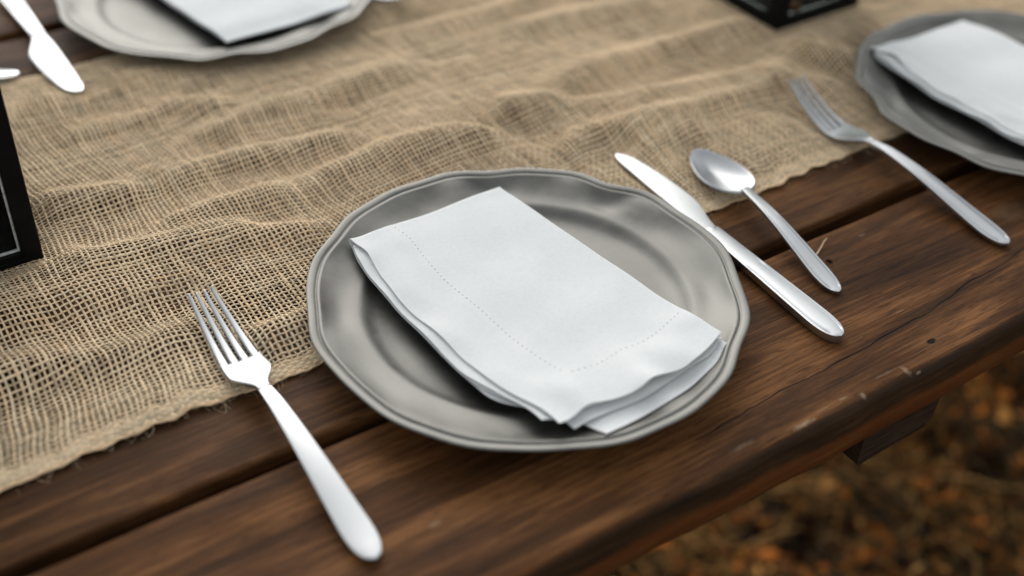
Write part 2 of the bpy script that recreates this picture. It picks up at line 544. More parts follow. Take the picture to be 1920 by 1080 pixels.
# ------------------------------------------------------------------ table
table = empty('wooden_table', (0.0, 0.0, 0.0), 'dark stained outdoor table of long planks with rounded worn edge', 'table')
TX0, TX1 = -0.75, 1.85
TH = 0.038


def plank(n0, n1, mat, r0=0.003, r1=0.003, seed=0, dz=0.0):
    """one long board: a rounded section swept along the table with slight unevenness"""
    def section():
        pts = []
        for k in range(7):
            a = math.pi - k / 6 * math.pi / 2
            pts.append((n0 + r0 + r0 * math.cos(a), TH - r0 + r0 * math.sin(a)))
        for f in (0.15, 0.3, 0.5, 0.7, 0.85):
            pts.append((n0 + r0 + (n1 - n0 - r0 - r1) * f, TH))
        for k in range(7):
            a = math.pi / 2 - k / 6 * math.pi / 2
            pts.append((n1 - r1 + r1 * math.cos(a), TH - r1 + r1 * math.sin(a)))
        pts += [(n1, 0.003), (n1 - 0.003, 0), (n0 + 0.003, 0), (n0, 0.003), (n0, 0.014)]
        return np.array(pts)
    s = section()
    ns = len(s)
    xs = np.linspace(TX0, TX1, 161)
    w = Wob(seed, 0.55); w2 = Wob(seed + 50, 0.09)
    V = np.empty((len(xs), ns, 3))
    for i, x in enumerate(xs):
        e0 = 0.0008 * w(x, 0.0) + 0.0003 * w2(x, 1.0); e1 = 0.0008 * w(x, 5.0) + 0.0003 * w2(x, 2.0)
        f = (s[:, 0] - n0) / (n1 - n0)
        V[i, :, 0] = x
        V[i, :, 1] = s[:, 0] + e0 * (1 - f) + e1 * f
        V[i, :, 2] = TZ - TH + dz + s[:, 1] + np.where(s[:, 1] > 0.03, 0.0004 * w(x, s[:, 0] * 6), 0)
    F = grid_faces(ns, len(xs), wrap_u=True)
    faces = [tuple(f) for f in F] + [tuple(range(ns)), tuple(reversed(range((len(xs) - 1) * ns, len(xs) * ns)))]
    return mesh_np('plank', V, faces, mat, table, True)


edges = [(0.306, 0.4395), (0.4505, 0.5790), (0.5915, 0.7175), (0.7300, 0.8560), (0.8685, 0.9965), (1.0100, 1.1400)]
for i, (a, b_) in enumerate(edges):
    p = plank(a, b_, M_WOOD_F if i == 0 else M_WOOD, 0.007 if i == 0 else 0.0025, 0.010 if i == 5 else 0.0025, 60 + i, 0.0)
    if i == 0: p['label'] = 'front plank with a long crack, a small knot and pale scratches'
for cx in (0.532, -0.55, 1.62):
    bm = bmesh.new()
    z0, z1 = TZ - 0.0735, TZ - TH - 0.0005
    x0, x1 = cx - 0.035, cx + 0.035
    prof = [(x0, z1), (x0, z0 + 0.002), (x0 + 0.002, z0), (x1 - 0.008, z0 + 0.002), (x1 - 0.001, z0 + 0.009), (x1, z0 + 0.016), (x1, z1)]
    ra = [bm.verts.new((x, 0.312, z)) for x, z in prof]
    rb = [bm.verts.new((x, 1.13, z)) for x, z in prof]
    bm.faces.new(ra); bm.faces.new(list(reversed(rb)))
    for k in range(len(prof)):
        k2 = (k + 1) % len(prof)
        bm.faces.new((ra[k], rb[k], rb[k2], ra[k2]))
    mesh_bm('crossbeam', bm, M_BEAM, table)
for cx in (-0.50, 1.57):
    for cy in (0.40, 1.05):
        bm = bmesh.new()
        add_box(bm, (cx - 0.035, cy - 0.045, -0.03), (cx + 0.035, cy + 0.045, TZ - 0.074), 0.004)
        mesh_bm('leg', bm, M_BEAM, table)

# ------------------------------------------------------------------ burlap runner
RIDGES = [
    (1, [[0.181, 0.819], [0.209, 0.817], [0.236, 0.811], [0.252, 0.816], [0.282, 0.801]]),
    (1, [[0.241, 0.769], [0.281, 0.765], [0.314, 0.773], [0.349, 0.768], [0.377, 0.771], [0.425, 0.772], [0.475, 0.756]]),
    (-1, [[0.37, 0.758], [0.438, 0.765], [0.473, 0.768]]),
    (1, [[0.528, 0.681], [0.568, 0.699], [0.606, 0.701], [0.664, 0.7], [0.736, 0.693]]),
    (-1, [[0.526, 0.666], [0.561, 0.665], [0.619, 0.669], [0.653, 0.668]]),
    (1, [[0.473, 0.676], [0.502, 0.668], [0.533, 0.652], [0.562, 0.645], [0.609, 0.634], [0.67, 0.621]]),
    (-1, [[0.444, 0.668], [0.461, 0.658], [0.483, 0.63]]),
    (1, [[0.49, 0.617], [0.553, 0.61], [0.582, 0.602], [0.646, 0.595], [0.691, 0.599]]),
    (1, [[0.573, 0.783], [0.614, 0.787], [0.687, 0.778]]),
    (-1, [[0.15, 0.689], [0.171, 0.69], [0.198, 0.694]]),
    (1, [[0.203, 0.676], [0.228, 0.674], [0.266, 0.67]]),
    (-1, [[0.254, 0.645], [0.277, 0.638], [0.302, 0.646]]),
    (-1, [[0.104, 0.613], [0.128, 0.604], [0.159, 0.595], [0.171, 0.596]]),
    (-1, [[0.201, 0.557], [0.224, 0.555], [0.234, 0.557]]),
    (1, [[0.02, 0.59], [0.068, 0.583], [0.114, 0.563], [0.146, 0.562], [0.158, 0.564], [0.187, 0.562]]),
    (1, [[0.203, 0.536], [0.227, 0.537]]),
    (1, [[0.108, 0.685], [0.139, 0.653], [0.18, 0.648], [0.222, 0.643], [0.267, 0.623]]),
    (-1, [[0.185, 0.763], [0.227, 0.78], [0.261, 0.751]]),
    (1, [[0.222, 0.725], [0.259, 0.727], [0.311, 0.713], [0.334, 0.707]]),
    (-1, [[0.254, 0.706], [0.301, 0.693], [0.334, 0.69]]),
    (-1, [[0.727, 0.63], [0.745, 0.598], [0.717, 0.525]]),
    (1, [[0.685, 0.612], [0.748, 0.64], [0.766, 0.607]]),
    (1, [[0.725, 0.579], [0.729, 0.547], [0.718, 0.515]]),
    (-1, [[0.604, 0.592], [0.655, 0.58], [0.664, 0.565]]),
    (-1, [[0.067, 0.613], [0.096, 0.606]]),
    (-1, [[0.635, 0.739], [0.708, 0.733]]),
    (-1, [[0.556, 0.525], [0.563, 0.545], [0.606, 0.581]]),
    (1, [[0.104, 0.743], [0.145, 0.733], [0.186, 0.723]]),
    (1, [[0.321, 0.666], [0.357, 0.668], [0.412, 0.661], [0.433, 0.656]]),
    (1, [[0.76, 0.86], [0.84, 0.85], [0.95, 0.84]]), (-1, [[0.70, 0.84], [0.82, 0.82], [0.92, 0.82]]),
    (1, [[0.45, 0.83], [0.55, 0.825], [0.66, 0.84]]), (1, [[-0.2, 0.70], [-0.08, 0.70], [0.0, 0.69]]),
]
PLATES = [(0.3511, 0.4745), (0.8400, 0.4777), (0.3593, 0.9707)]
LANTERNS = [(0.012, 0.6835), (0.757, 0.6775)]
LW = 0.103
hw1, hw2 = Wob(5, 0.16, 12, (0.45, 1.0)), Wob(6, 0.05, 12, (0.5, 1.0))
RN0, RN1 = 0.5015, 0.9245


def seg_dist(t, n, poly):
    best = np.full(t.shape, 1e9)
    for (x0, y0), (x1, y1) in zip(poly[:-1], poly[1:]):
        dx, dy = x1 - x0, y1 - y0
        f = np.clip(((t - x0) * dx + (n - y0) * dy) / (dx * dx + dy * dy), 0, 1)
        best = np.minimum(best, (t - x0 - f * dx) ** 2 + (n - y0 - f * dy) ** 2)
    return np.sqrt(best)


def cloth_h(t, n):
    h = 0.0058 + 0.0026 * hw1(t, n) + 0.0003 * hw2(t, n)
    for s, poly in RIDGES:
        d = seg_dist(t, n, poly)
        if s > 0: h = h + 0.0076 * np.exp(-(d / 0.0140) ** 2)
        else: h = h - 0.0062 * np.exp(-(d / 0.015) ** 2)
    flat = np.ones_like(t)
    for cx, cy in PLATES:
        r = np.hypot(t - cx, n - cy)
        flat = np.minimum(flat, 0.12 + 0.88 * sstep(0.098, 0.150, r))
    for lx, ly in LANTERNS:
        d = np.maximum(np.abs(t - lx - LW / 2), np.abs(n - ly - LW / 2)) - LW / 2
        flat = np.minimum(flat, 0.12 + 0.88 * sstep(0.0, 0.025, d))
    # weight of the cutlery lying on the cloth
    for poly in ([[0.181, 0.585], [0.176, 0.49]], [[0.509, 0.588], [0.508, 0.49]], [[0.557, 0.56], [0.54, 0.49]], [[0.688, 0.575], [0.66, 0.49]], [[0.205, 0.88], [0.2, 0.93]]):
        flat = np.minimum(flat, 0.40 + 0.60 * sstep(0.006, 0.03, seg_dist(t, n, poly)))
    h = 0.0042 + (h - 0.0042) * 1.0
    h = np.where(h < 0.002, 0.002 * np.exp((h - 0.002) / 0.002), h)
    edge = np.minimum(sstep(RN0 - 0.002, RN0 + 0.02, n), sstep(RN1 + 0.002, RN1 - 0.02, n))
    return h * flat * (0.25 + 0.75 * edge) + 0.0002


dwx, dwy = Wob(41, 0.06, 12), Wob(42, 0.06, 12)
dlx, dly = Wob(43, 0.25, 10), Wob(44, 0.25, 10)
dex = Wob(45, 0.03, 10)


def cloth_warp(t, n):
    e = np.minimum(np.abs(n - RN0), np.abs(n - RN1))
    k = sstep(0.0, 0.05, e)
    return (t + 0.0006 * dwx(t, n) + 0.0035 * dlx(t, n),
            n + k * (0.0006 * dwy(t, n) + 0.0030 * dly(t, n)) + (1 - k) * (0.0011 * dex(t, 0 * n) + 0.001 * dly(t, 0 * n)))


def build_runner():
    root = empty('table_runner', (0, 0, 0), 'coarse open weave burlap runner lying rumpled along the middle of the table', 'table runner')
    PITCH = 0.0030
    t0, t1 = -0.12, 1.16
    tt = [t0]
    while tt[-1] < t1: tt.append(tt[-1] + 0.0034 - 0.0005 * float(sstep(0.2, 0.5, tt[-1])))
    tpos = np.array(tt)
    tpos = tpos + RNG.normal(0, 0.00013, len(tpos))
    steps = []
    n = RN0; npos = [n]
    while n < RN1:
        e = min(n - RN0, RN1 - n)
        n += 0.0019 + (PITCH - 0.0019) * float(sstep(0.005, 0.013, e)) if e < 0.013 else PITCH + 0.0005 * float(sstep(0.66, 0.56, n))
        npos.append(n)
    npos = np.array(npos)
    inner = (npos - RN0 > 0.010) & (RN1 - npos > 0.010)
    npos = npos + np.where(inner, RNG.normal(0, 0.00013, len(npos)), 0)
    NS = 5
    ang = np.arange(NS) / NS * 2 * np.pi
    AMP = 0.00034

    def family(across, along, warpdir, name, w0, kind_seed):
        na, nl = len(across), len(along)
        # sample positions along the thread: crossings and midpoints
        s = np.empty(2 * nl - 1)
        s[0::2] = along; s[1::2] = (along[:-1] + along[1:]) / 2
        A, S = np.meshgrid(across, s, indexing='ij')
        par = (np.arange(na)[:, None] + np.arange(nl)[None, :]) % 2 * 2.0 - 1
        zz = np.zeros((na, len(s))); zz[:, 0::2] = par * AMP
        if not warpdir: zz = -zz
        if warpdir: T, Nn = A, S
        else: T, Nn = S, A
        # thread wander of its own
        wv = Wob(kind_seed, 0.035, 8)
        own = 0.00009 * wv(S, np.arange(na)[:, None] * 7.7)
        if warpdir: T = T + own
        else: Nn = Nn + own * 0.5
        T, Nn = cloth_warp(T, Nn)
        H = cloth_h(T, Nn)
        eps = 0.0015
        Ht = (cloth_h(T + eps, Nn) - H) / eps
        Hn = (cloth_h(T, Nn + eps) - H) / eps
        nrm = np.stack([-Ht, -Hn, np.ones_like(H)], -1); nrm /= np.linalg.norm(nrm, axis=-1, keepdims=True)
        if warpdir: lat = np.stack([np.ones_like(H), 0 * H, Ht], -1)
        else: lat = np.stack([0 * H, np.ones_like(H), Hn], -1)
        lat /= np.linalg.norm(lat, axis=-1, keepdims=True)
        C = np.stack([T, Nn, TZ + H + 0.0010], -1) + nrm * zz[..., None]
        thick = np.exp(RNG.normal(0, 0.11, na))[:, None]
        slub = 1 + 0.14 * Wob(kind_seed + 1, 0.03, 8)(S, np.arange(na)[:, None] * 3.3)
        slub = slub + 0.9 * np.clip(Wob(kind_seed + 7, 0.05, 10)(S, np.arange(na)[:, None] * 5.9) - 2.0, 0, 0.5)
        if not warpdir: wbase = np.where(inner, w0, 0.00115)[:, None]
        else: wbase = np.full((na, 1), w0)
        hwid = np.clip(wbase * thick * slub, 0.00035, 0.0017)
        hz = 0.00033 * np.clip(thick * slub, 0.6, 1.5)
        V = C[:, :, None, :] + lat[:, :, None, :] * (hwid[:, :, None] * np.cos(ang))[..., None] + nrm[:, :, None, :] * (hz[:, :, None] * np.sin(ang))[..., None]
        ls = len(s)
        F1 = grid_faces(NS, ls, wrap_u=True)
        F = (F1[None] + (np.arange(na) * ls * NS)[:, None, None]).reshape(-1, 4)
        base = np.array([0.88, 0.69, 0.455])
        var = np.exp(RNG.normal(0, 0.13, (na, 1))) * (1 + 0.14 * Wob(kind_seed + 2, 0.012, 8)(S, np.arange(na)[:, None] * 1.7))
        blot = 1 + 0.07 * Wob(kind_seed + 3, 0.08, 10)(T, Nn)
        warm = RNG.normal(0, 0.05, (na, 1))
        c = base[None, None, :] * (var * blot)[..., None]
        c = c * np.stack([1 + 0 * warm, 1 - warm * 0.5, 1 - warm], -1)
        c = c / np.maximum(1.0, c.max(-1, keepdims=True) / 0.9)
        c = np.repeat(c[:, :, None, :], NS, 2).reshape(-1, 3)
        o = mesh_np(name, V.reshape(-1, 3), F, M_JUTE, root, True, c)
        tag(o, kind='stuff')
        return C

    family(tpos, npos, True, 'crosswise_yarns', 0.00080, 300)
    family(npos, tpos, False, 'lengthwise_yarns', 0.00070, 400)
    # stray jute hairs
    k = 9000
    t = RNG.uniform(t0, t1, k); n = RNG.uniform(RN0, RN1, k)
    ed = RNG.random(k) < 0.18
    n = np.where(ed, np.where(RNG.random(k) < 0.6, RN0, RN1) + RNG.normal(0, 0.0012, k), n)
    yaw = RNG.uniform(0, 2 * np.pi, k); ln = RNG.uniform(0.003, 0.011, k); curl = RNG.normal(0, 0.9, k)
    P = []
    for f in (0, .33, .66, 1.0):
        a = yaw + curl * f
        P.append(np.stack([t + np.cos(a) * ln * f, n + np.sin(a) * ln * f], -1))
    P = np.stack(P, 1)
    h = cloth_h(P[..., 0], P[..., 1])
    lift = np.array([0.0012, 0.0024, 0.0026, 0.0018])[None] * RNG.uniform(0.7, 1.25, (k, 1))
    Z = TZ + h + lift
    out = (P[..., 1] < RN0 - 0.001) | (P[..., 1] > RN1 + 0.001)
    Z = np.where(out, TZ + 0.0012, Z)
    side = np.stack([-np.sin(yaw), np.cos(yaw)], -1)[:, None, :] * 0.00009
    V = np.empty((k, 4, 2, 3))
    V[:, :, 0, :2] = P - side; V[:, :, 1, :2] = P + side
    V[..., 2] = Z[:, :, None]
    idx = np.arange(k)[:, None] * 8
    F = np.concatenate([idx + np.array([[2 * q, 2 * q + 1, 2 * q + 3, 2 * q + 2]]) for q in range(3)], 0)
    c = np.array([0.60, 0.48, 0.33]) * np.exp(RNG.normal(0, 0.2, (k, 1)))
    o = mesh_np('loose_fibres', V.reshape(-1, 3), F, M_JUTE, root, False, np.repeat(np.clip(c, 0, .85), 8, 0))
    tag(o, kind='stuff')


build_runner()

# ------------------------------------------------------------------ plates
RIM = np.array([0.13753, -0.00065, 0.00059, -0.00061, 0.00037, 0.00062, -0.00028, 0.00048, 0.00054, 0.00019, -0.00023, -0.00029, -0.00029, 0.00016,
                0.0001, 0.0003, -6e-05, 1e-05, 0.00041, -4e-05, 0.0, -0.00045, 2e-05, -0.00065, -0.00057, -0.00013, -0.00015, -0.00014, -0.00013,
                -5e-05, -6e-05, 1e-05, -6e-05, 0.00017, -0.0002, 0.00031, -0.00021, 0.00019, 9e-05, -8e-05, 0.00031])
PR = 0.1372
PROFILE = [  # radius fraction, height in mm
    (0.0, 4.0), (0.2, 4.0), (0.4, 4.0), (0.58, 4.1), (0.64, 4.3), (0.680, 4.9), (0.705, 6.0), (0.725, 7.7), (0.742, 9.3), (0.757, 10.2), (0.772, 10.6),
    (0.80, 11.0), (0.83, 11.7), (0.86, 12.8), (0.885, 14.1), (0.905, 15.4), (0.920, 16.4), (0.930, 17.2), (0.938, 17.8), (0.945, 18.1), (0.951, 17.9),
    (0.955, 17.2), (0.959, 17.2), (0.963, 17.9), (0.969, 18.3), (0.979, 18.6), (0.989, 18.8), (0.9965, 18.7), (1.0, 18.3), (0.9985, 17.7), (0.986, 16.8),
    (0.95, 14.6), (0.90, 12.6), (0.84, 10.0), (0.77, 8.6), (0.735, 6.0), (0.715, 2.0), (0.70, 0.4), (0.68, 0.0), (0.66, 0.6), (0.60, 1.6), (0.3, 1.8), (0.0, 1.8)]


def rim_r(phi):
    r = np.full_like(phi, RIM[0])
    for k in range(1, 21):
        g = 1.05 if k > 5 else 1.0
        r = r + g * (RIM[2 * k - 1] * np.cos(k * phi) + RIM[2 * k] * np.sin(k * phi))
    return r


def plate_top(x, y, rot=0.0):
    """height of the plate's upper surface above its foot at local x, y"""
    r = np.hypot(x, y) / PR
    top = PROFILE[:29]
    return np.interp(r, [p[0] for p in top], [p[1] for p in top]) / 1000


def make_plate(name, cx, cy, rot, label, tilt=(0, 0)):
    nphi = 288
    phi = np.linspace(0, 2 * np.pi, nphi, endpoint=False)
    dev = rim_r(phi) / RIM[0] - 1
    ext = dev - np.convolve(np.concatenate([dev[-24:], dev, dev[:24]]), np.ones(49) / 49, 'valid')[:nphi]
    dent = Wob(int(1000 * cx), 0.06, 8)
    V = []
    for f, z in PROFILE[1:-1]:
        k = float(sstep(0.74, 0.93, f))
        rr = f * PR * (1 + dev * k * RIM[0] / PR)
        x, y = rr * np.cos(phi), rr * np.sin(phi)
        # scallops of the rim run a little way down the flange as soft dents
        win = float(sstep(0.785, 0.86, f) * (1 - sstep(0.90, 0.95, f)))
        zz = z / 1000 + 0.10 * ext * win * 1.0 + (0.00022 * dent(x, y) if f > 0.1 else 0) * float(sstep(0, .2, f))
        V.append(np.stack([x, y, zz + 0 * x], -1))
    V = np.array(V)
    nr = len(V)
    F = grid_faces(nphi, nr, wrap_u=True)
    verts = np.concatenate([V.reshape(-1, 3), [[0, 0, 0.004], [0, 0, 0.0018]]])
    c0, c1 = len(verts) - 2, len(verts) - 1
    faces = [tuple(int(i) for i in f) for f in F]
    for i in range(nphi):
        j = (i + 1) % nphi
        faces.append((c0, j, i)); faces.append((c1, (nr - 1) * nphi + i, (nr - 1) * nphi + j))
    # split: dished centre with foot, and the beaded lip
    lip0, lip1 = 17, 29            # profile rows that belong to the lip
    is_lip = [lip0 <= (f[0] // nphi) < lip1 if f[0] < c0 else False for f in faces]
    root = empty(name, (cx, cy, TZ + 0.0022), label, 'plate', 'round pewter dinner plates', rot)
    root.rotation_euler = (tilt[0], tilt[1], rot)

    def sub(nm, fl):
        fs = [f for f, l in zip(faces, is_lip) if l == fl]
        used = sorted({i for f in fs for i in f})
        mp = {u: k for k, u in enumerate(used)}
        o = mesh_np(nm, verts[used], [tuple(mp[i] for i in f) for f in fs], M_PEWTER, root, True)
        return o
    sub('dish', False); sub('beaded_rim', True)
    return root


make_plate('dinner_plate', *PLATES[0], 0.0, 'whole pewter plate in the middle of the photo with scalloped rim')
make_plate('dinner_plate', *PLATES[1], 2.2, 'pewter plate at the right photo edge, beside the second fork')
make_plate('dinner_plate', *PLATES[2], 3.9, 'pewter plate on the far side of the table, cut by the top photo edge', (0.006, 0.0))

# ------------------------------------------------------------------ napkins
L1_LEFT = [[0.2811, 0.5735], [0.2841, 0.5591], [0.2803, 0.5343], [0.2784, 0.5096], [0.2794, 0.4947], [0.2812, 0.4779], [0.2826, 0.4579], [0.2831, 0.4434], [0.2848, 0.428], [0.2853, 0.4041], [0.2875, 0.3897], [0.2921, 0.3796], [0.2966, 0.3664]]
L2_LEFT = [[0.2815, 0.574], [0.2780, 0.5623], [0.2755, 0.5422], [0.2748, 0.5219], [0.2744, 0.503], [0.2760, 0.4831], [0.2762, 0.457], [0.277, 0.4366], [0.279, 0.4187], [0.2803, 0.4032], [0.284, 0.3938], [0.2876, 0.3878], [0.2914, 0.3757]]
L1_BOT = [[0.2966, 0.3664], [0.2988, 0.3659], [0.3056, 0.3674], [0.3208, 0.3707], [0.3354, 0.3665], [0.3498, 0.3640], [0.3584, 0.3649], [0.3683, 0.3675], [0.3819, 0.3650], [0.3947, 0.3676], [0.4091, 0.3724], [0.4237, 0.3785]]
L3_BOT = [[0.3052, 0.3626], [0.3143, 0.3640], [0.3294, 0.3640], [0.3563, 0.3610], [0.3711, 0.3650], [0.4084, 0.3700], [0.4240, 0.3775]]
L4_BOT = [[0.3175, 0.3495], [0.3414, 0.3512], [0.3794, 0.3555], [0.4044, 0.3627], [0.4220, 0.3735]]
L2_BOT = [[0.2914, 0.3757], [0.300, 0.3722], [0.33, 0.3705], [0.37, 0.3690], [0.40, 0.3715], [0.4230, 0.379]]


def interp_smooth(x, pts, axis):
    p = np.array(pts); o = np.argsort(p[:, axis])
    xs, ys = p[o, axis], p[o, 1 - axis]
    out = 0
    for d in (-0.004, -0.002, 0, 0.002, 0.004): out = out + np.interp(x + d, xs, ys)
    return out / 5


def make_napkin(cx, cy, rz, label, seed, loose=1.0, stitch=True, stack=1.0, droop=0.0):
    """folded cloth: two nested sheets, each bent round the fold at the top end; built round the first plate's centre"""
    ox, oy = PLATES[0]
    root = empty('napkin', (cx, cy, TZ + 0.0022), label, 'napkin', 'white folded linen napkins', rz)
    wa, wb = Wob(seed, 0.07, 8), Wob(seed + 1, 0.045, 8)
    A, B, Cc = (0.2815, 0.5745), (0.3986, 0.578), (0.4237, 0.3785)

    def layer_xy(U, Vv, left, bottom, inset_top):
        """U across (0 at the open left side), Vv from the bottom hem (0) to the fold (1)"""
        ul = (0.0, 1.0)
        nt_ = A[1] + (B[1] - A[1]) * U - inset_top
        bx = bottom[0][0] + (bottom[-1][0] - bottom[0][0]) * U
        nb = interp_smooth(bx, bottom, 0)
        nn = nb + (nt_ - nb) * Vv
        tl = interp_smooth(nn, left, 1)
        k = sstep(0.30, 0.0, Vv)
        tl = tl * (1 - k) + (bottom[0][0] + (tl - bottom[0][0]) * 0.05) * k
        tr = Cc[0] + (B[0] - Cc[0]) * np.clip((nn - Cc[1]) / (B[1] - Cc[1]), -0.2, 1)
        return tl + (tr - tl) * U - ox, nn - oy

    def base_z(x, y):
        # chord across the plate from rim to rim with a light sag
        z = 0.0150 - 0.0012 * np.cos(np.clip(y / 0.11, -1, 1) * np.pi / 2) + 0.0004 * wa(x, y) * loose
        rest = plate_top(x, y) + 0.0008          # the corners rest on the flange and the lip
        k = 0.0012
        return k * np.log(np.exp(z / k) + np.exp(rest / k)) - 0.0002

    def lay_z(x, y, Vv, U, lev):
        e = sstep(0.25, 0.0, Vv) + 0.7 * sstep(0.2, 0.0, U)
        wv = (wb(x, y) + 0.6) * 0.0010 * loose * np.clip(e, 0, 1) * (0.1, 0.5, 0.75, 1.0)[lev]
        gap = stack * (0.0002, 0.0014, 0.0026, 0.0038)[lev] * (1 - droop * sstep(0.90, 1.0, Vv)) + stack * (0.0, 0.0009, 0.0018, 0.0027)[lev] * sstep(0.3, 0.0, Vv)
        fold = (0.0, 0.0004, 0.0012, 0.0020)[lev] * sstep(0.72, 1.0, Vv) * sstep(0.5, 0.0, U)
        U = (x + 0.055) / 0.127
        hem = sstep(0.22, 0.0, Vv) * loose * (0.0032 * np.exp(-((U - 0.50) / 0.07) ** 2) + 0.0016 * np.exp(-((U - 0.16) / 0.06) ** 2) + 0.0012 * np.exp(-((U - 0.80) / 0.07) ** 2))
        hem = hem * (0.0, 0.45, 0.8, 1.0)[lev]
        return base_z(x, y) + gap + np.maximum(wv, -0.0005) + fold + hem

    layers = {0: (L2_LEFT, L4_BOT), 1: (L2_LEFT, L3_BOT), 2: (L2_LEFT, L2_BOT), 3: (L1_LEFT, L1_BOT)}
    nu, nv = 49, 81
    u = np.linspace(0, 1, nu); v = np.linspace(0, 1, nv)
    for nm, top, bot, inset in (('outer_fold', 3, 0, 0.0), ('inner_fold', 2, 1, 0.004)):
        rows = []
        U, Vv = np.meshgrid(u, v)
        ends = []
        for lev in (top, bot):
            x, y = layer_xy(U, Vv, *layers[lev], inset)
            z = lay_z(x, y, Vv, U, lev)
            if lev == 3:   # double thickness of the hem
                hem = np.minimum(U * 0.118, Vv * 0.205)
                z = z + 0.00035 * sstep(0.0315, 0.0300, hem)
            ends.append(np.stack([x, y, z], -1))
        tp, bt = ends
        # bend between the two layers
        arc = []
        r = (tp[-1, :, 2] - bt[-1, :, 2]) / 2
        for k in range(1, 8):
            a = math.pi * k / 8
            q = (tp[-1] + bt[-1]) / 2
            f = (1 - math.cos(a)) / 2
            q = tp[-1] * (1 - f) + bt[-1] * f
            q = q.copy()
            q[:, 2] = (tp[-1, :, 2] + bt[-1, :, 2]) / 2 + r * math.cos(a)
            q[:, 1] += r * math.sin(a)
            arc.append(q)
        G = np.concatenate([tp, np.array(arc), bt[::-1]], 0)
        o = mesh_np(nm, G, grid_faces(nu, len(G)), M_LINEN, root, True)
        so = o.modifiers.new('thickness', 'SOLIDIFY'); so.thickness = 0.0006; so.offset = 0
        es = o.modifiers.new('crisp_edges', 'EDGE_SPLIT'); es.split_angle = math.radians(50)
    if stitch:
        bm = bmesh.new()
        path = [(0.264, 0.985 - i * 0.0185) for i in range(45)] + [(0.264 + i * 0.030, 0.152) for i in range(1, 25)]
        U = np.array([p[0] for p in path]); Vv = np.array([p[1] for p in path])
        x, y = layer_xy(U, Vv, *layers[3], 0.0)
        z = lay_z(x, y, Vv, U, 3) + 0.00035
        for i in range(len(path) - 1):
            d = Vector((x[i + 1] - x[i], y[i + 1] - y[i], 0))
            if d.length > 0.01: continue
            ang = math.atan2(d.y, d.x)
            g = bmesh.ops.create_uvsphere(bm, u_segments=6, v_segments=4, radius=1.0)
            mt = Matrix.Translation((x[i], y[i], z[i] + 0.00012)) @ Matrix.Rotation(ang, 4, 'Z') @ Matrix.Diagonal((0.00080 * random.uniform(.7, 1.2), 0.00060, 0.00022, 1))
            bmesh.ops.transform(bm, matrix=mt, verts=g['verts'])
        o = mesh_bm('hemstitching', bm, M_STITCH, root, True)
        tag(o, kind='stuff')
    return root


make_napkin(*PLATES[0], 0.0, 'white folded napkin on the whole pewter plate in the middle', 500, droop=0.25)
make_napkin(PLATES[1][0] + 0.004, PLATES[1][1] + 0.008, -0.02, 'white folded napkin on the plate at the right photo edge', 520, 1.9, False, 0.75, 0.3)
make_napkin(PLATES[2][0] + 0.012, PLATES[2][1] + 0.006, math.pi + 0.02, 'white folded napkin on the far plate, cut by the top photo edge', 540, 1.2, False, 0.8, 0.6)

# ------------------------------------------------------------------ cutlery
XS_TOP = np.array([-1, -.985, -.95, -.79, -.745, -.70, -.655, -.4, 0, .4, .655, .70, .745, .79, .95, .985, 1])
GROOVE = np.array([0, 0, 0, 0, .6, 1, .6, 0, 0, 0, .6, 1, .6, 0, 0, 0, 0])


def loft(st, name, parent, mat=None):
    """st: rows of (y, half width, z of the rim line, crown, thickness, groove depth, x shift)"""
    mat = mat or M_SILVER
    xb = np.array([.97, .8, .4, 0, -.4, -.8, -.97])
    V = []
    for y, w, z, cr, th, gr, xo in st:
        top = np.stack([xo + XS_TOP * w, np.full(len(XS_TOP), y), z + cr * (1 - np.abs(XS_TOP) ** 2.2) - gr * GROOVE], -1)
        # rounded shoulder on the rim
        top[[0, -1], 2] -= th * 0.35
        bot = np.stack([xo + xb * w, np.full(len(xb), y), z - th * (1 - 0.18 * np.abs(xb) ** 4)], -1)
        V.append(np.concatenate([top, bot]))
    V = np.array(V)
    n = V.shape[1]
    F = grid_faces(n, len(V), wrap_u=True)
    faces = [tuple(int(i) for i in f) for f in F] + [tuple(reversed(range(n))), tuple(range((len(V) - 1) * n, len(V) * n))]
    o = mesh_np(name, V.reshape(-1, 3), faces, mat, parent, True)
    es = o.modifiers.new('crisp_edges', 'EDGE_SPLIT'); es.split_angle = math.radians(32)
    return o


def handle_stations(L, wmin, wmax, zfun, th, crown, groove, end_r=None, g0=0.42, y_start=0.0):
    """handle from its rounded end (y=0) to the neck (y=L)"""
    out = []
    ys = np.concatenate([np.linspace(0, 0.012, 10) ** 1.0, np.linspace(0.016, L, 34)])
    ypk = 0.022
    for y in ys:
        f = min(1, max(0, (y - ypk) / (L - ypk)))
        w = wmax - (wmax - wmin) * f ** 1.1
        if y < ypk:
            q = 1 - y / ypk
            w = wmax * (1 - q ** 2.6) ** 0.5
        w = max(w, 0.0004)
        gr = groove * (1 if y < L * (1 - g0) else max(0, 1 - (y - L * (1 - g0)) / 0.01)) * min(1, max(0.0, (y - 0.003) / 0.004))
        out.append((y, w, zfun(y), crown * min(1, w / wmax + 0.15), th(y) if callable(th) else th, gr, 0.0))
    return out


